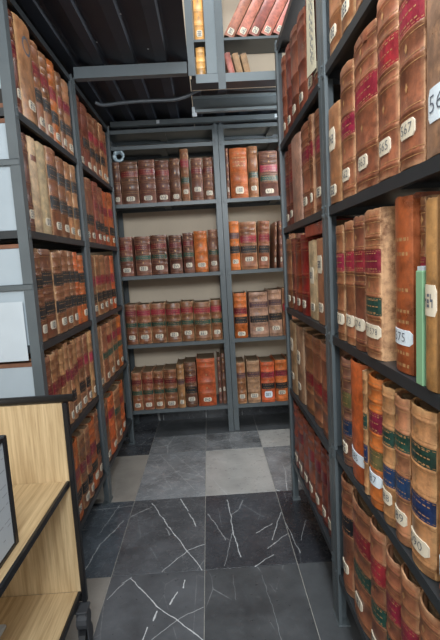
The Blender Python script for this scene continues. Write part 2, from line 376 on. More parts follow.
# left racks: front faces +X, local x -> +Y, local y -> -X
make_rack('shelving_rack', 'grey steel rack of ledgers on the left, nearest the wooden trolley', (XL, 1.837, 0), PI/2, 0.896, 0.40, TOP, LV + [2.536], end_braces=(1.885, 1.402, 0.93, 0.46))
make_rack('shelving_rack', 'grey steel rack of ledgers on the left, next to back bookcase', (XL, 2.741, 0), PI/2, 0.957, 0.40, TOP, LV + [2.536])
# right racks: front faces -X, local x -> -Y, local y -> +X
make_rack('shelving_rack', 'far grey steel rack of reddish ledgers on the right', (XR, 2.6325, 0), -PI/2, 0.963, 0.40, 2.62, QV + [2.60])
make_rack('shelving_rack', 'nearest grey steel rack on the right, cut by photo edge', (XR, 1.664, 0), -PI/2, 0.92, 0.40, 2.62, NV + [2.60])
make_rack('shelving_rack', 'grey steel rack against back wall, left of the centre post', (-0.777, YB, 0), 0, 0.920, 0.36, 2.56, BV + [2.43, 2.555], 0.044, board=STEEL)
make_rack('shelving_rack', 'grey steel rack against back wall, right of the centre post', (0.147, YB, 0), 0, 0.920, 0.36, 2.56, BV + [2.43, 2.555], 0.044, board=STEEL)

# ------------------------------------------------------------------ mezzanine deck, beams, upper rack
def corrugated(name, xa, xb, ya, yb, z, mat, parent=None, pitch=0.09, h=0.028):
    prof = []; x = xa
    while x < xb - 1e-6:
        for dx, dz in ((0, 0), (0.060, 0), (0.068, h), (0.082, h)):
            if x + dx <= xb: prof.append((x+dx, z+dz))
        x += pitch
    prof.append((xb, z))
    v = []; f = []
    for px, pz in prof: v += [(px, ya, pz), (px, yb, pz), (px, ya, pz+0.003), (px, yb, pz+0.003)]
    for i in range(len(prof)-1):
        a = 4*i; b = a+4
        f += [(a, a+1, b+1, b), (a+2, b+2, b+3, a+3), (a, b, b+2, a+2), (a+1, a+3, b+3, b+1)]
    return mesh_obj(name, v, f, mat, parent)
deck = empty('mezzanine_deck', (-0.7, 2.0, 2.545)); tag(deck, 'dark corrugated steel deck overhead between the racks', 'deck')
def put(o, parent): o.parent = parent; o.matrix_parent_inverse = Matrix.Translation(-parent.location); return o
for xa, xb, dz in ((-1.28, -0.575, 0.0), (-0.585, -0.043, 0.0035)):
    put(corrugated('deck_panel', xa, xb, 0.9, 2.81, 2.612+dz, DECKM, pitch=0.18), deck)
    put(corrugated('deck_panel', xa, xb, 2.80, WALL_Y - 0.005, 2.619+dz, DECKM, pitch=0.18), deck)
tag(corrugated('mezzanine_deck', -0.04, 2.3, 3.075, WALL_Y - 0.005, 2.626, DECKM, pitch=0.18), 'dark corrugated deck strip above the back rack right bay', 'deck')
for sx, sy in ((-0.33, 2.25), (-0.18, 2.05), (-0.5, 2.5), (-0.25, 2.6)):
    put(MB().bbox(sx-0.004, sx+0.004, sy-0.004, sy+0.004, 2.6085, 2.6115, 0.001).obj('screw_head', BOLT), deck)
def channel(name, label, xa, xb, y, za, zb, mat, depth=0.05):
    m = MB().box(xa, xb, y, y+0.004, za, zb).box(xa, xb, y+0.004, y+depth, za, za+0.004).box(xa, xb, y+0.004, y+depth, zb-0.004, zb)
    return tag(m.obj(name, mat), label, 'beam')
channel('cross_beam', 'light grey steel beam crossing overhead from the left rack to upper post', -0.70, -0.052, 2.775, 2.549, 2.611, LSTEEL)
# web set back between two bright flanges
m = MB().box(-0.035, 1.1, 3.33, 3.334, 2.50, 2.60).box(-0.035, 1.1, 3.30, 3.33, 2.50, 2.512).box(-0.035, 1.1, 3.30, 3.33, 2.592, 2.60)
hb = empty('cross_beam', (0, 3.3, 2.5)); tag(hb, 'deep channel beam below the upper shelves, bright flanges top and bottom', 'beam')
put(MB().box(-0.035, 1.1, 3.33, 3.334, 2.50, 2.60).obj('web', STEEL), hb)
put(MB().box(-0.035, 1.1, 3.295, 3.33, 2.496, 2.514).obj('flange', LSTEEL), hb)
put(MB().box(-0.035, 1.1, 3.295, 3.33, 2.590, 2.602).obj('flange', LSTEEL), hb)
clip = put(MB().bbox(-0.045, -0.012, 3.285, 3.2945, 2.466, 2.492, 0.002).bbox(-0.045, -0.026, 3.285, 3.2945, 2.492, 2.53, 0.002).obj('white_clip', WPAPER), hb); clip['label'] = 'small white clip at the beam end'
channel('cross_beam', 'thin grey beam along the top of the back bookcase', -0.70, 1.1, YB - 0.06, 2.566, 2.602, STEEL, 0.05)
for sx in (-0.325, 0.61):
    tag(MB().bbox(sx-0.012, sx+0.012, YB-0.0625, YB-0.0602, 2.572, 2.598, 0.0006).obj('beam_sticker', WPAPER), 'tiny white sticker on thin beam, ' + ('left one' if sx < 0 else 'right one'), 'sticker', 'stickers on the thin beam')

# upper rack on the mezzanine, seen through the hatch
UY = 2.85
ur = empty('upper_rack', (0.2, UY, 2.52)); tag(ur, 'grey upper-floor shelf unit seen through the ceiling opening', 'shelving rack')
def upart(n, m, *b): return put(MB().box(*b).obj(n, m), ur)
upart('post', STEEL, -0.046, -0.004, UY-0.045, UY-0.041, 2.545, 3.9)
upart('post', STEEL, 0.128, 0.172, UY-0.01, UY-0.006, 2.475, 3.9)
upart('side_panel', LSTEEL, 0.064, 0.128, UY+0.002, UY+0.006, 2.57, 3.9)
upart('post', STEEL, 1.05, 1.09, UY-0.01, UY-0.006, 2.475, 3.9)
upart('base_fascia', LSTEEL, -0.004, 1.09, UY-0.004, UY, 2.517, 2.566)
upart('base_board', DSTEEL, -0.03, 1.09, UY+0.0005, UY+0.20, 2.552, 2.566)
for z in (2.764, 3.2):
    upart('shelf_board', STEEL, -0.03, 0.0635, UY+0.006, UY+0.195, z-0.014, z)
    upart('shelf_board', STEEL, 0.1285, 1.09, UY+0.0005, UY+0.195, z-0.014, z)
upart('back_panel', WALLM, -0.03, 1.09, UY+0.20, UY+0.206, 2.55, 3.9)

# ------------------------------------------------------------------ cable, cartons and sheets at the left
pts = [(-0.64, 3.0, 2.49), (-0.60, 3.02, 2.48), (-0.50, 3.06, 2.50), (-0.40, 3.09, 2.515), (-0.28, 3.11, 2.522), (-0.16, 3.12, 2.525), (-0.08, 3.12, 2.54), (0.0, 3.12, 2.575), (0.08, 3.12, 2.59), (0.2, 3.12, 2.58), (0.4, 3.12, 2.565), (0.6, 3.12, 2.565), (0.9, 3.1, 2.56)]
def smooth_pts(P, k=4):
    P = [Vector(p) for p in P]; out = []
    for i in range(len(P)-1):
        a, b, c, d = P[max(i-1, 0)], P[i], P[i+1], P[min(i+2, len(P)-1)]
        for t in [j/k for j in range(k)]:
            out.append(0.5*((2*b) + (c-a)*t + (2*a-5*b+4*c-d)*t*t + (3*b-a-3*c+d)*t**3))
    return out + [P[-1]]
tag(MB().tube(smooth_pts(pts), 0.011, 10).obj('cable', CABLE, smooth=True), 'thick dark grey cable sagging under the overhead deck', 'cable')

def carton(z0, z1, label, base=0.0):
    c = empty('box_file', (-0.9, 1.866, z0)); tag(c, label, 'box file', 'white box files at the rack end')
    zz = z0
    if base:
        put(MB().box(-1.07, -0.717, 1.847, 1.888, z0, z0+0.018).obj('brown_board', BOARD), c)
        put(MB().box(-1.07, -0.719, 1.852, 1.886, z0+0.018, z0+0.072).obj('gap_shade_slab', BLACK), c); zz = z0+0.072  # dark slab in place of the shaded gap below the carton
    top = z1 - (0.016 if not base else 0)
    put(MB().bbox(-1.07, -0.717, 1.848, 1.887, zz, top, 0.002).obj('carton_body', CARTON), c)
    if not base: put(MB().box(-1.072, -0.716, 1.846, 1.888, top, z1).obj('lid_edge', BOARD), c)
carton(2.0882, 2.48, 'white box file at rack end, above the uppermost end brace', 1)
carton(1.6264, 2.05, 'tall white box file at rack end, crossed by the upper brace')
carton(1.1631, 1.573, 'white box file at rack end, partly covered by a paper sheet')
carton(0.7059, 1.092, 'white box file at rack end, just above the trolley')
tag(MB().box(-1.0, -0.748, 1.8300, 1.8312, 1.105, 1.345).obj('paper_sheet', WPAPER), 'blank white paper sheet hanging on the left rack end', 'paper')

# ------------------------------------------------------------------ books
_txt = {}
def text_mesh(s):
    if s not in _txt:
        cu = bpy.data.curves.new('t', 'FONT'); cu.body = s; cu.size = 1.0; cu.align_x = 'CENTER'; cu.align_y = 'CENTER'; cu.resolution_u = 2; cu.offset = -0.012
        ob = bpy.data.objects.new('t', cu); C.objects.link(ob)
        dg = bpy.context.evaluated_depsgraph_get(); me = ob.evaluated_get(dg).to_mesh()
        _txt[s] = ([tuple(v.co) for v in me.vertices], [tuple(p.vertices) for p in me.polygons])
        bpy.data.objects.remove(ob, do_unlink=True); bpy.data.curves.remove(cu)
    return _txt[s]
GLYPH = {0: [(0, 0, 1, .22), (0, .78, 1, 1), (0, .22, .3, .78), (.7, .22, 1, .78)], 1: [(.35, 0, .68, 1)], 2: [(0, 0, 1, .2), (0, .4, 1, .6), (0, .8, 1, 1), (0, .2, .3, .4), (.7, .6, 1, .8)],
         3: [(0, .42, 1, .62), (.62, 0, .95, .42), (0, .62, .3, 1)], 4: [(0, 0, 1, .22), (.1, .3, .9, .6), (0, .78, 1, 1)]}

def build_book(t, h, D, col, bands, num, opt):
    """spine faces -Y, base at z=0; returns list of (name, verts, faces, material, smooth)"""
    rnd = random
    a = t/2; bul = min(0.12*t, 0.012) * opt.get('round', 1.0); NS = 10
    def S(s, off=0.0):
        # point across the spine: a round back
        s = max(-1.0, min(1.0, s)); ang = s * 1.15
        x = a * math.sin(ang) / math.sin(1.15); y = -bul * (math.cos(ang) - math.cos(1.15)) / (1 - math.cos(1.15))
        return x, y - off
    ribs = []
    for b, zc, hh in bands:
        if b in 'RUKGBgV': ribs += [zc - hh/2, zc + hh/2]
    if opt.get('ribs', True):
        for zc in (0.07, 0.93, 0.27, 0.5, 0.82):
            if all(abs(zc - q) > 0.07 for q in ribs) and not any(abs(zc - q) < hh/2 + 0.02 for b, q, hh in bands if b in 'RUKGBgVSWN'): ribs.append(zc)
    ribs.sort()
    rows = [(0.0, 0.0), (0.006, 0.001)]
    for q in ribs:
        z = q*h
        if z - 0.005 > rows[-1][0] + 0.002 and z + 0.005 < h - 0.012: rows += [(z-0.005, 0.0), (z-0.002, 0.0022), (z+0.002, 0.0022), (z+0.005, 0.0)]
    rows += [(h-0.007, 0.001), (h, 0.0)]
    torn = opt.get('torn', 0.0)
    prof = lambda off: [(-a, D), (-a, 0.014), (-a+0.0018, 0.006)] + [S(-1 + 2*k/NS, off) for k in range(NS+1)] + [(a-0.0018, 0.006), (a, 0.014), (a, D)]
    V = []; F = []
    n = NS + 7
    cap = [rnd.uniform(-0.003, 0.001) for _ in range(n)]
    for r, (z, off) in enumerate(rows):
        for k, (x, y) in enumerate(prof(off)):
            zz = z
            if r == len(rows)-1:
                if 3 <= k < n-3: zz = z - 0.002 + cap[k] - torn*rnd.uniform(0, 1); y = y + torn*rnd.uniform(-0.25, 0.4)
                elif k in (0, n-1): zz = z
            if r == 0 and 3 <= k < n-3: zz = 0.002
            V.append((x, y, zz))
    R = len(rows)
    for r in range(R-1):
        for k in range(n-1): i = r*n+k; F.append((i, i+1, i+1+n, i+n))
    c = 0.0032
    inner = [(-a+c, D), (-a+c, 0.016), (-a+c+0.001, 0.009)] + [(S(-1+2*k/NS)[0]*(1-2*c/t), S(-1+2*k/NS)[1]+c+0.001) for k in range(NS+1)] + [(a-c-0.001, 0.009), (a-c, 0.016), (a-c, D)]
    b0 = len(V)
    for z in (0.0, h):
        for k, (x, y) in enumerate(inner):
            zz = z
            if 3 <= k < n-3: zz = 0.002 if z == 0 else V[(R-1)*n+k][2]
            V.append((x, y, zz))
    for k in range(n-1):
        F.append((b0+k+1, b0+k, b0+n+k, b0+n+k+1))
        F.append((k+1, k, b0+k, b0+k+1))
        i = (R-1)*n+k; F.append((i, i+1, b0+n+k+1, b0+n+k))
    F.append((0, (R-1)*n, b0+n, b0)); i = n-1; F.append((i, b0+n-1, b0+2*n-1, (R-1)*n+n-1))
    parts = [('cover', V, F, LEATHER[col], True)]
    # page block, hollow behind the spine, below the boards
    py = 0.012; pb = MB(); pb.v = []; x = a-c-0.0006
    zb, zt = 0.005, h-0.008
    pl = [(-x, D-0.006), (-x, py), (-x*0.5, py-bul*0.45), (0, py-bul*0.6), (x*0.5, py-bul*0.45), (x, py), (x, D-0.006), (x*0.5, D-0.012), (-x*0.5, D-0.012)]
    m = len(pl); pv = [(q[0], q[1], zb) for q in pl] + [(q[0], q[1], zt) for q in pl]
    pf = [(k, (k+1) % m, m+(k+1) % m, m+k) for k in range(m)] + [tuple(range(m-1, -1, -1)), tuple(range(m, 2*m))]
    parts.append(('page_block', pv, pf, PAGES, False))
    def patch(s0, s1, z0, z1, off, ns=8, rounded=0.0, jag=0.0):
        v = []; f = []
        cols = []
        for k in range(ns+1):
            s = s0+(s1-s0)*k/ns; e = min(k, ns-k)
            ins = rounded*(z1-z0)*(0.20 if e == 0 else 0.0)
            x, y = S(s, off)
            v += [(x, y, z0+ins+rnd.uniform(-jag, jag)), (x, y, z1-ins+rnd.uniform(-jag, jag))]
        for k in range(ns): f.append((2*k, 2*k+2, 2*k+3, 2*k+1))
        return v, f
    def merge(L):
        v = []; f = []
        for vv, ff in L:
            o = len(v); v += vv; f += [tuple(i+o for i in q) for q in ff]
        return v, f
    def slab(L, off):  # close a patch towards the spine so that it has thickness
        v, f = L; k = len(v)//2
        v2 = v + [(x, y+off, z) for x, y, z in v]; nn = len(v)
        f2 = list(f)
        for i in range(k-1):
            f2 += [(2*i, nn+2*i, nn+2*i+2, 2*i+2), (2*i+1, 2*i+3, nn+2*i+3, nn+2*i+1)]
        f2 += [(0, 1, nn+1, nn), (2*k-2, nn+2*k-2, nn+2*k-1, 2*k-1)]
        return v2, f2
    gold = []
    for b, zc, hh in bands:
        if b in 'RUKGBgVT':
            sw = 0.97 if b != 'T' else 0.6
            v, f = slab(patch(-sw, sw, (zc-hh/2)*h+0.0040, (zc+hh/2)*h-0.0040, 0.0011, jag=0.0006), 0.0012)
            parts.append(('title_label', v, f, BANDM[b], False))
            if b != 'T' and opt.get('gold', True):
                for q in ([0.3, 0.0, -0.3] if b in 'RUG' else [0.2, -0.2]):
                    x = -0.7 + rnd.uniform(0, .1)
                    while x < 0.62:
                        w_ = rnd.uniform(0.06, 0.2); gold.append(patch(x, min(x+w_, 0.72), (zc+q*hh)*h-0.0014, (zc+q*hh)*h+0.0014, 0.0016, 1)); x += w_ + rnd.uniform(0.04, 0.1)
        elif b == 'O':
            ring = []
            for q in range(14):
                a0 = 2*PI*q/14; a1 = 2*PI*(q+1)/14
                v = []
                for an, rr in ((a0, 0.038), (a1, 0.038), (a1, 0.028), (a0, 0.028)):
                    x, y = S(rr*math.cos(an)/a*0.9, 0.0012); v.append((x, y, zc*h+rr*math.sin(an)))
                ring.append((v, [(0, 1, 2, 3)]))
            v, f = merge(ring); parts.append(('ink_stamp', v, f, INK, False))
    if opt.get('gold', True):
        for q in ribs:
            for dz in (-0.0085, 0.0072):
                if 0.01 < q*h+dz < h-0.015: gold.append(patch(-0.96, 0.96, q*h+dz, q*h+dz+0.0015, 0.0011))
        for i in range(len(ribs)-1):
            zm = (ribs[i]+ribs[i+1])/2
            if ribs[i+1]-ribs[i] > 0.1 and not any(abs(zm-q) < hh/2+0.03 for b, q, hh in bands):
                v = []
                for dx, dz in ((0, -0.011), (0.007, 0), (0, 0.011), (-0.007, 0)):
                    x, y = S(dx/a*0.8, 0.0012); v.append((x, y, zm*h+dz))
                gold.append((v, [(0, 1, 2, 3)]))
    for zc in opt.get('gilt', ()):
        x = -0.6
        while x < 0.6:
            w_ = rnd.uniform(0.1, 0.25); gold.append(patch(x, min(x+w_, 0.66), zc*h-0.004, zc*h+0.004, 0.0011, 1)); x += w_+0.1
    if gold:
        v, f = merge(gold); parts.append(('gold_tooling', v, f, GOLD, False))
    # paper stickers with their numbers
    for b, zc, hh in bands:
        if b in 'SWNL':
            sh = {'S': 0.036, 'W': 0.07, 'N': 0.062, 'L': 0.055}[b]; sw = min({'S': 0.5, 'W': 0.5, 'N': 0.9, 'L': 0.75}[b], 0.056/t)
            if 'sw' in opt: sw = opt['sw']
            v, f = slab(patch(-sw, sw, zc*h-sh/2, zc*h+sh/2, 0.0026, 8, 1.0), 0.0026)
            parts.append(('number_sticker', v, f, BLUEPAPER if opt.get('blue') else PAPER, False))
            ink = []
            if num and b != 'W':
                tv, tf = text_mesh(num); wid = max(p[0] for p in tv) - min(p[0] for p in tv)
                target = 2*math.asin(min(1, 0.999))*0 + 1.55*sw
                sc = min(0.60*sh/0.7, target*a/wid*0.95)
                vv = []
                for p in tv:
                    x, y = S(p[0]*sc/a, 0.0036); vv.append((x, y, zc*h + p[1]*sc))
                ink.append((vv, tf))
            else:
                for d in range(3):
                    gl = GLYPH[rnd.randrange(5)]; x_ = -0.62*sw + d*0.45*sw
                    for (p, q, r_, s_) in gl:
                        ink.append(patch(x_+p*0.32*sw, x_+r_*0.32*sw, zc*h-0.0135+q*0.027, zc*h-0.0135+s_*0.027, 0.0034, 1))
            v, f = merge(ink); parts.append(('printed_number', v, f, INK, False))
    return parts

ORD = ['first', 'second', 'third', 'fourth', 'fifth', 'sixth', 'seventh', 'eighth', 'ninth', 'tenth', 'eleventh', 'twelfth']
def parse(spec):
    """'br R70 K40 S14' -> colour, [(kind, centre, height)]"""
    w_ = spec.split(); out = []
    for k in w_[1:]:
        b, z = k[0], k[1:]
        hh = {'R': 0.17, 'U': 0.16, 'K': 0.17, 'G': 0.14, 'B': 0.16, 'g': 0.16, 'V': 0.14, 'T': 0.08, 'S': 0.12, 'W': 0.18, 'N': 0.15, 'L': 0.14, 'O': 0.2}[b]
        out.append((b, float(z)/100, hh))
    return w_[0], out
def describe(col, bands, torn, num, kind='ledger'):
    ls = []
    for b, z, hh in bands:
        n_ = BANDNAME.get(b)
        if n_ and b != 'T' and n_ not in ls: ls.append(n_)
    d = COLNAME[col] + ' ' + kind
    if torn: d = 'torn ' + d
    if len(ls) == 1: d = ls[0] + '-labelled ' + d
    elif len(ls) > 1: d = ls[0] + '-and-' + ls[1] + '-labelled ' + d
    return d
SHELF = {
 'L': ('left near rack', XL, PI/2), 'M': ('left far rack', XL, PI/2), 'Q': ('right far rack', XR, -PI/2), 'N': ('right near rack', XR, -PI/2),
 'B': ('back rack left bay', YB, 0), 'C': ('back rack right bay', YB, 0)}
LEVELS = {'L': LV, 'M': LV, 'Q': QV, 'N': NV, 'B': BV, 'C': BV}
def add_book(rack, lvl, p0, p1, spec, h, order, opt):
    where, plane, rz = SHELF[rack]; z = LEVELS[rack][lvl] + 0.0003
    col, bands = parse(spec); num = opt.get('num')
    t = abs(p1-p0) - 0.006; D = opt.get('D', 0.285 if rack in 'LMQN' else 0.265)
    lean = opt.get('lean', 0.0)
    if rack in 'BC' or (rack == 'N' and lvl >= 3): opt.setdefault('round', 1.7)
    bul = min(0.12*t, 0.012)*opt.get('round', 1.0)
    sb = opt.get('set', random.uniform(0.006, 0.02)) + bul
    mid = (p0+p1)/2
    if rack == 'N':
        sb = opt.get('set', random.uniform(0.001, 0.006)) + bul
    if rack in 'LM': loc = (plane - sb, mid, z)
    elif rack in 'QN': loc = (plane + sb, mid, z)
    else: loc = (mid, plane + sb, z)
    root = empty('ledger_book', loc, rz)
    if lean:
        root.rotation_euler = (0, lean, rz); root.location.z += abs(math.sin(lean))*t/2
    tag(root, '%s, %s on the %s %s shelf' % (describe(col, bands, opt.get('torn'), num), order, where, LVN[rack][lvl]), 'book', 'ledgers on the %s %s shelf' % (where, LVN[rack][lvl]))
    for nm, v, f, mt, sm in build_book(t, h, D, col, bands, num, opt):
        o = mesh_obj(nm, v, f, mt, stick if nm == 'printed_number' else root, sm)
        if nm == 'number_sticker': stick = o
        if nm in ('gold_tooling', 'printed_number'): o['kind'] = 'stuff'
        if sm: o.data.set_sharp_from_angle(angle=0.7)
    return root
LVN = {'L': ['top', 'second', 'third', 'fourth', 'bottom'], 'B': ['top', 'second', 'third', 'bottom']}
for k in 'MQN': LVN[k] = LVN['L']
LVN['C'] = LVN['B']
def shelf(rack, lvl, bounds, specs, h, count_from='left', opts=None, skip=()):
    """bounds: book edges along the shelf in metres, in the order they appear from the left"""
    opts = opts or {}; n_ = len(specs); hidden = 0
    for i, sp in enumerate(specs):
        if isinstance(bounds[i], tuple): a_, b_ = bounds[i]
        else: a_, b_ = bounds[i], bounds[i+1]
        if rack == 'N':
            k_ = (1.0, 1.015, 1.01, 1.0, 1.0)[lvl]; a_, b_ = min(a_*k_, 1.622), b_*k_
        o = dict(opts.get(i, {})); hh = o.get('h', h + random.uniform(-0.012, 0.010))
        od = ORD[i] + ' from left' if count_from == 'left' else ORD[n_-1-i] + ' from right'
        add_book(rack, lvl, a_, b_, sp, hh, od, o)

shelf('L', 0, [1.90, 1.957, 2.132, 2.246, 2.358, 2.466, 2.551, 2.69], ['rb R62 S20', 'tan O76 S17', 'br R68 K40 S12', 'br R66 K38 S12', 'or R60 K32 S10', 'br R60 K30 S10', 'tan R62 K32 S10'], 0.395, opts={1: dict(set=0.002, gold=False, ribs=False)})
shelf('L', 1, [1.90, 1.982, 2.083, 2.203, 2.345, 2.48, 2.59, 2.69], ['db S18', 'cr T78', 'cr S14', 'br K72 K38 S12', 'br K72 K38 S12', 'tan K70 K36 S11', 'tan K70 K36 S10'], 0.405, opts={1: dict(gold=False, ribs=False), 2: dict(gold=False, ribs=False)})
shelf('L', 2, [1.90, 1.99, 2.14, 2.28, 2.41, 2.50, 2.58, 2.69], ['br K66 K32 S14', 'br K67 K34 S14', 'br K66 K33 S14', 'br K66 K34 S12', 'br K66 K34 S12', 'or K66 K33', 'or K66 K34 S14'], 0.392)
shelf('L', 3, [1.893, 1.97, 2.04, 2.11, 2.18, 2.245, 2.315, 2.41, 2.53, 2.615, 2.69], ['br U60 K30 S10', 'br U60 K30 S10', 'br U60 K32 S10', 'tan U60 S10', 'tan U60 S10', 'br U60 K32 S12', 'tan U60 S10', 'tan R64 K30 S10', 'br R64 K30 S10', 'tan R62 S12'], 0.40, 'right')
shelf('L', 4, [1.90, 2.06, 2.26, 2.37, 2.46, 2.60, 2.69], ['br R60 K32 S12', 'or R58 K30 S15', 'br U56 K28 S12', 'br U56 K28 S12', 'or R60 K32 S16', 'br K45 S14'], 0.405, 'right', {4: dict(num='2')})
shelf('M', 0, [2.79, 2.95, 3.11, 3.25, 3.39, 3.52, 3.64], ['rb S8', 'rb K40 S8', 'br R62 K35 S10', 'br R60 K33 S10', 'br R62 K35 S10', 'br U62 S10'], 0.40)
shelf('M', 1, [2.79, 2.93, 3.07, 3.20, 3.33, 3.49, 3.645], ['br K36 S12', 'br K36 S12', 'rb U62 K30 S12', 'rb U62 K30 S12', 'or R62 K28 S12', 'or R62 K28 S12'], 0.40)
shelf('M', 2, [2.79, 2.93, 3.07, 3.22, 3.38, 3.50], ['br R58 K30 S14', 'br R58 K30 S14', 'br R58 K30 S14', 'br R58 K30 S16', 'or R58 K30 S14'], 0.385)
shelf('M', 3, [2.79, 2.96, 3.12, 3.28, 3.44, 3.60], ['tan S10', 'br G46 S10', 'tan R70 G46 S10', 'br R70 G46 S14', 'or R70 G46 S12'], 0.385)
shelf('M', 4, [2.79, 2.95, 3.13, 3.33, 3.52], ['br R70 S12', 'or R70 S12', 'br G60 S14', 'or R66 S12'], 0.385)

shelf('Q', 0, [2.52, 2.42, 2.296, 2.135, 1.986, 1.832, 1.715], ['rb S14', 'rb S14', 'rb S15', 'rb S15', 'rb S16', 'rb S16'], 0.40, opts={i: dict(gold=False) for i in range(6)})
shelf('Q', 1, [2.58, 2.46, 2.34, 2.125, 1.95, 1.886, 1.74], ['rb U60 S12', 'rb U60 S14', 'pk', 'br R66 S18', 'br R66 S18', 'br R66 S20'], 0.395, opts={2: dict(ribs=False, gold=False)})
shelf('Q', 2, [2.58, 2.45, 2.37, 2.225, 2.067, 1.88, 1.72], ['br S14', 'rb S14', 'rd S14', 'rd S14', 'cr W56 S16', 'tan W70 S20'], 0.375, opts={4: dict(h=0.345, gold=False, ribs=False), 5: dict(h=0.345, ribs=False)})
shelf('Q', 3, [2.58, 2.42, 2.246, 2.065, 1.90, 1.725], ['be W68 S24', 'be W58 S20', 'br R44', 'br R44', 'br R44'], 0.405, opts={0: dict(ribs=False, gold=False), 1: dict(ribs=False, gold=False)})
shelf('Q', 4, [2.56, 2.44, 2.307, 2.185, 2.064, 1.955, 1.857, 1.751], ['rb S14', 'rb U62 S14', 'rb S14', 'rb U62 S16', 'rb U62 S16', 'rb U62 S16', 'rb U62 S16'], 0.375, opts={i: dict(gold=False) for i in range(7)})

shelf('N', 0, [1.60, 1.456, 1.325, 1.182, 1.05, 0.92, 0.79], ['br S14', 'br S14', 'br S14', 'tan S14', 'br S14', 'br S14'], 0.40)
shelf('N', 1, [1.61, 1.468, 1.338, 1.162, 1.036, 0.916, 0.79], ['tan W66 S14', 'br R54 S18', 'br R62 S18', 'br R66 S18', 'br R72 S19', 'pk N22'], 0.37, opts={
    0: dict(h=0.315, ribs=False, gold=False), 1: dict(h=0.385, num='562'), 2: dict(h=0.405, torn=0.038, num='563'), 3: dict(h=0.42, num='565'), 4: dict(h=0.425, num='567'), 5: dict(h=0.425, num='56', blue=True, ribs=False, gold=False)})
shelf('N', 2, [(1.548, 1.463), (1.461, 1.367), (1.365, 1.268), (1.266, 1.150), (1.085, 0.987), (0.984, 0.955), (0.903, 0.85), (0.848, 0.79)],
    ['br R68 S19', 'br R68 S20', 'br R67 S20', 'br R66 G36 S19', 'ol S21', 'br R60 S18', 'mo N48', 'br R66 S18'], 0.40, opts={
    0: dict(num='571', sw=0.8, h=0.385), 1: dict(num='573', sw=0.85, h=0.39), 2: dict(num='574', sw=0.85, h=0.395), 3: dict(num='577 578', sw=0.92, h=0.40, set=0.0), 4: dict(num='575', sw=0.95, blue=True, set=0.010, h=0.41, ribs=False, gilt=(0.76, 0.68, 0.48, 0.36, 0.30, 0.12, 0.05)), 5: dict(set=0.03), 6: dict(ribs=False, gold=False, set=0.0, h=0.385)})
shelf('N', 3, [(1.552, 1.466), (1.465, 1.314), (1.312, 1.279), (1.278, 1.181), (1.180, 1.103), (1.102, 1.019), (1.018, 0.902), (0.874, 0.79)],
    ['db g62 B36 S16', 'or S20', 'tan G60 B34', 'or R66 g38 S22', 'tan G64 B36 S20', 'tan G70 B40 S18', 'tan G72 B40 S16', 'or g66 K38 S20'], 0.385, opts={
    1: dict(num='585', blue=True, sw=0.9, gold=False, ribs=False), 3: dict(num='587', blue=True, sw=0.9), 4: dict(num='588', sw=0.7), 5: dict(num='589', sw=0.75), 6: dict(num='590', sw=0.7), 7: dict(num='59', blue=True, sw=0.9)})
shelf('N', 4, [1.60, 1.484, 1.293, 1.179, 1.069, 0.97, 0.863, 0.78], ['br K62 S22', 'br R72 G44 S18', 'br R70 G40 S15', 'br R66 G38 S15', 'br R64 G38 S15', 'br R66 G38 S15', 'br R66 G38 S15'], 0.435)

shelf('B', 0, [(-0.733, -0.667), (-0.667, -0.524), (-0.522, -0.385), (-0.385, -0.267), (-0.267, -0.18), (-0.178, -0.107), (-0.094, 0.004), (0.004, 0.095)],
    ['db S12', 'db U70 S12', 'db U72 S12', 'db U70 S12', 'db S12', 'br R72 G40 S18', 'db U70 S26', 'db U70 S16'], 0.34, opts={0: dict(h=0.338), 1: dict(h=0.338), 5: dict(h=0.417)})
shelf('B', 1, [(-0.729, -0.617), (-0.600, -0.467), (-0.466, -0.333), (-0.316, -0.208), (-0.200, -0.108), (-0.107, 0.010), (0.012, 0.098)],
    ['db U72 G44 S16', 'db U72 G46 S18', 'db U72 G46 S18', 'db U74 G46 S20', 'db U74 G46 S20', 'or S18', 'db G46 S20'], 0.325, opts={6: dict(h=0.35), 5: dict(h=0.345)})
shelf('B', 2, [-0.725, -0.629, -0.51, -0.383, -0.255, -0.145, 0.0, 0.094], ['br U78 G48 S18', 'br R78 G48 S18', 'br R78 G48 S18', 'br R78 G48 S20', 'br R78 G48 S22', 'br R78 G48 S20', 'br R78 G48 S20'], 0.338)
shelf('B', 3, [(-0.718, -0.630), (-0.628, -0.532), (-0.530, -0.442), (-0.440, -0.325), (-0.323, -0.260), (-0.258, -0.156), (-0.151, 0.010), (0.027, 0.060), (0.062, 0.098)],
    ['br U74 G46 S14', 'br U74 G46 S14', 'br U74 G46 S14', 'br U70 G46 S14', 'tan V60 S14', 'db U62 K38 S18', 'or S14', 'db S30', 'db S30'], 0.338, opts={5: dict(h=0.395), 4: dict(h=0.385), 6: dict(h=0.422), 7: dict(h=0.42, set=0.06), 8: dict(h=0.45, set=0.05)})
shelf('C', 0, [(0.192, 0.220), (0.226, 0.375), (0.377, 0.459), (0.469, 0.622), (0.63, 0.75), (0.752, 0.86), (0.87, 0.99)], ['db S18', 'or L16', 'br G44 S18', 'db R62 G40 S12', 'db S14', 'db S14', 'br S14'], 0.41, opts={1: dict(gilt=(0.8, 0.72, 0.64)), 3: dict(h=0.365)})
shelf('C', 1, [(0.192, 0.278), (0.279, 0.421), (0.425, 0.520), (0.552, 0.578), (0.603, 0.635), (0.64, 0.75), (0.752, 0.87), (0.872, 1.0)], ['or V70 K42 S18', 'br R64 K42 S22', 'br R64 K40 S20', 'db S18', 'db S18', 'br S18', 'db S18', 'br S18'], 0.405, opts={2: dict(torn=0.02, h=0.40, lean=0.045), 3: dict(h=0.38, lean=0.05), 4: dict(h=0.39)})
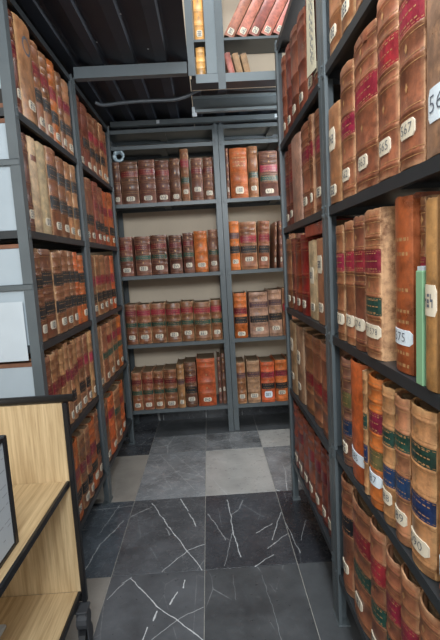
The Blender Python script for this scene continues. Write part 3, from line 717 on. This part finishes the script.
shelf('C', 2, [(0.198, 0.312), (0.330, 0.492), (0.493, 0.608), (0.612, 0.75), (0.752, 0.87)], ['or R60 K40 S10', 'pk V72 K40 S18', 'pk V72 K42 S18', 'br R60 S18', 'br R60 S18'], 0.40, opts={2: dict(torn=0.022)})
shelf('C', 3, [(0.192, 0.275), (0.281, 0.395), (0.400, 0.522), (0.525, 0.634), (0.64, 0.76), (0.762, 0.88)], ['br V68 S18', 'be V68 S18', 'or R68 K40 L20', 'or R68 K38 S22', 'br R60 S18', 'br R60 S18'], 0.37, opts={2: dict(blue=True), 0: dict(lean=-0.02), 1: dict(h=0.375)})

# things tucked among the books
cc = MB()
for k in range(4):
    rr = 0.040 - 0.004*k; n_ = 22
    cc.tube([(-0.672 + rr*math.cos(2*PI*q/n_), 3.852 + 0.009*k, BV[0] + 0.3385 + 0.051 + rr*math.sin(2*PI*q/n_)) for q in range(n_+1)], 0.0105 - 0.001*k, 7)
tag(cc.obj('wire_coil', simple('pale_blue_plastic', (176, 196, 206), 0.35, 0.1, 30), smooth=True), 'pale bluish coil of wire lying on the back rack top-left books', 'coil')
o = MB().box(-0.0006, 0.0006, -0.0, 0.15, 0, 0.32)
ps = empty('paper_slip', (XR + 0.004, 1.80, 2.13)); tag(ps, 'cream handwritten slip hanging over ledgers on the right far rack', 'paper')
put(mesh_obj('sheet', [(XR-0.004, 1.862, 2.145), (XR-0.004, 1.715, 2.125), (XR-0.001, 1.745, 2.48), (XR-0.001, 1.840, 2.48), (XR-0.003, 1.862, 2.145), (XR-0.003, 1.715, 2.125), (XR, 1.745, 2.48), (XR, 1.840, 2.48)],
    [(0, 1, 2, 3), (7, 6, 5, 4), (0, 4, 5, 1), (1, 5, 6, 2), (2, 6, 7, 3), (3, 7, 4, 0)], CPAPER), ps)
m = MB()
for q in range(3):
    z = 2.40
    while z > 2.17:
        l_ = random.uniform(0.008, 0.022); yy = 1.79 - q*0.018 + random.uniform(-0.003, 0.003)
        m.box(XR-0.0052, XR-0.0043, yy-0.002, yy+0.002, z-l_, z); z -= l_ + random.uniform(0.006, 0.02)
put(m.obj('handwriting', INK), ps)['kind'] = 'stuff'

lb = empty('lying_book', (XR + 0.03, 1.88, QV[2] + 0.372)); tag(lb, 'dark red book lying flat on top of a cream volume', 'book')
zt_ = QV[2] + 0.3605
put(MB().bbox(XR+0.012, XR+0.28, 1.735, 2.055, zt_, zt_+0.004, 0.001).bbox(XR+0.012, XR+0.28, 1.735, 2.055, zt_+0.044, zt_+0.048, 0.001).bbox(XR+0.010, XR+0.015, 1.735, 2.055, zt_+0.001, zt_+0.047, 0.001).obj('cover', LEATHER['rd']), lb)
put(MB().box(XR+0.0155, XR+0.27, 1.742, 2.048, zt_+0.0045, zt_+0.0435).obj('page_block', PAGES), lb)
gc = MB().bbox(XR+0.002, XR+0.22, 0.920, 0.950, NV[2]+0.0003, NV[2]+0.243, 0.0015)
gce = empty('green_folder', (XR+0.1, 0.926, NV[2]+0.0003)); tag(gce, 'pale green card folder wedged between ledgers, right near rack third shelf', 'folder')
put(gc.obj('card', GREENC), gce)
put(MB().box(XR+0.004, XR+0.21, 0.924, 0.946, NV[2]+0.2434, NV[2]+0.252).obj('paper_edge', WPAPER), gce)

# ------------------------------------------------------------------ upper-floor books
def upbook(x_, z, t, h, spec, label, lean=0.0, pitch=0.0, name='ledger_book', opt=None, setb=0.03):
    col, bands = parse(spec); r = empty(name, (x_, UY + setb, z + 0.0005)); r.rotation_euler = (pitch, lean, 0)
    tag(r, label, 'book', 'books on the upper-floor shelves')
    for nm, v, f, mt, sm in build_book(t, h, 0.14, col, bands, None, opt or {}):
        o = mesh_obj(nm, v, f, mt, stick if nm == 'printed_number' else r, sm)
        if nm == 'number_sticker': stick = o
        if nm in ('gold_tooling', 'printed_number'): o['kind'] = 'stuff'
        if sm: o.data.set_sharp_from_angle(angle=0.7)
upbook(0.030, 2.566, 0.052, 0.165, 'yl', 'short yellowed volume on upper-floor lower shelf, left of grey panel', opt=dict(gold=False))
upbook(0.033, 2.764, 0.055, 0.33, 'yl S12', 'tall yellowed volume on upper-floor shelf, left of grey panel')
LEAN = 0.52
names = ['leftmost', 'second', 'third', 'fourth', 'fifth']
for i in range(5):
    t = 0.058; x_ = 0.203 + i*0.073
    upbook(x_, 2.764 + math.sin(LEAN)*t/2, t, 0.33, 'pg S10', 'pinkish leaning register on upper-floor shelf, ' + (names[i] + ' of five' if i == 0 else names[i] + ' from left'), lean=LEAN, opt=dict(gold=False, ribs=False))
for i in range(3):
    t = 0.036
    upbook(0.215 + i*0.048, 2.566 + math.sin(0.2)*t/2, t, 0.128 - 0.004*i, 'pg' if i < 1 else 'be', 'small leaning booklet on upper-floor lower shelf, ' + ['leftmost', 'middle', 'rightmost'][i] + ' of three', lean=-0.22, opt=dict(gold=False, ribs=False))

# ------------------------------------------------------------------ trolley
tr = empty('book_trolley', (-0.72, 1.2, 0)); tag(tr, 'wooden book trolley with black metal frame in the left foreground', 'trolley')
ty1, ty0, tx1, tx0 = 1.62, 0.62, -0.552, -1.0
def tp(n, m, *b, c=0.002): return put(MB().bbox(*b, c).obj(n, m), tr)
tp('end_panel', WOODV, tx0, tx1-0.004, ty1-0.018, ty1, 0.245, 0.985)
tp('end_panel', WOODV, tx0, tx1-0.004, ty0, ty0+0.018, 0.245, 0.985)
for z, n in ((0.690, 'shelf_board'), (0.248, 'shelf_board')):
    s = tp(n, WOODH, tx0, tx1-0.014, ty0+0.019, ty1-0.019, z-0.018, z)
    e = put(MB().bbox(tx1-0.0135, tx1-0.003, ty0+0.019, ty1-0.019, z-0.020, z+0.001, 0.001).obj('black_edging', BLACK), tr)
for yy in (ty1-0.019, ty0-0.001):
    tp('frame_post', BLACK, tx1-0.003, tx1+0.015, yy, yy+0.022, 0.20, 0.985)
    tp('frame_post', BLACK, tx0-0.016, tx0-0.001, yy, yy+0.022, 0.20, 0.985)
    put(MB().tube([(tx0-0.03, yy+0.009, 1.001), (tx1+0.040, yy+0.009, 1.001)], 0.0145, 12).obj('push_rail', BLACK, smooth=True), tr)
    tp('lower_rail', BLACK, tx0, tx1-0.004, yy-0.0, yy+0.018, 0.205, 0.229)
for yy in (ty1-0.04, ty0+0.05):
    for xx in (tx1+0.004, tx0+0.02):
        c = put(MB().bbox(xx-0.022, xx+0.022, yy-0.03, yy+0.03, 0.190, 0.199, 0.002).bbox(xx-0.020, xx-0.014, yy-0.022, yy+0.022, 0.055, 0.189, 0.002).bbox(xx+0.014, xx+0.020, yy-0.022, yy+0.022, 0.055, 0.189, 0.002).tube([(xx-0.019, yy, 0.15), (xx+0.019, yy, 0.15)], 0.034, 12).obj('caster', RUBBER), tr)
        wv = MB().tube([(xx-0.012, yy, 0.062), (xx-0.008, yy, 0.062), (xx+0.008, yy, 0.062), (xx+0.012, yy, 0.062)], 0.061, 20); wo = wv.obj('wheel', BLACK, smooth=False)
        wo.parent = c
# framed sheet standing on the trolley
fr = empty('framed_notice', (-0.60, 1.05, 0.6905)); tag(fr, 'black-framed white notice with faint writing standing on the trolley', 'notice board')
fx = -0.589; fy1, fy0, fz0, fz1 = 1.236, 0.78, 0.6905, 1.012
put(MB().box(fx-0.016, fx-0.004, fy0+0.012, fy1-0.022, fz0+0.012, fz1-0.014).obj('sheet', WPAPER), fr)
put(MB().bbox(fx-0.020, fx, fy1-0.022, fy1, fz0, fz1, 0.002).bbox(fx-0.020, fx, fy0, fy0+0.012, fz0, fz1, 0.002).bbox(fx-0.020, fx, fy0+0.0122, fy1-0.0222, fz0, fz0+0.012, 0.002).bbox(fx-0.020, fx, fy0+0.0122, fy1-0.0222, fz1-0.014, fz1, 0.002).obj('frame', BLACK), fr)
m = MB(); z = fz1 - 0.03
while z > fz0 + 0.03:
    y_ = fy1 - 0.03
    while y_ > fy0 + 0.05:
        l_ = random.uniform(0.01, 0.04)
        if random.random() < 0.55: m.box(fx-0.0039, fx-0.0035, y_-l_, y_, z-0.0012, z+0.0012)
        y_ -= l_ + 0.012
    z -= random.uniform(0.012, 0.03)
put(m.obj('handwriting', PENCIL), fr)['kind'] = 'stuff'
tag(MB().bbox(-0.95, -0.768, 1.18, 1.45, 0.2485, 0.262, 0.004).obj('paper_stack', WPAPER), 'white paper pad lying on the lower trolley shelf', 'paper')
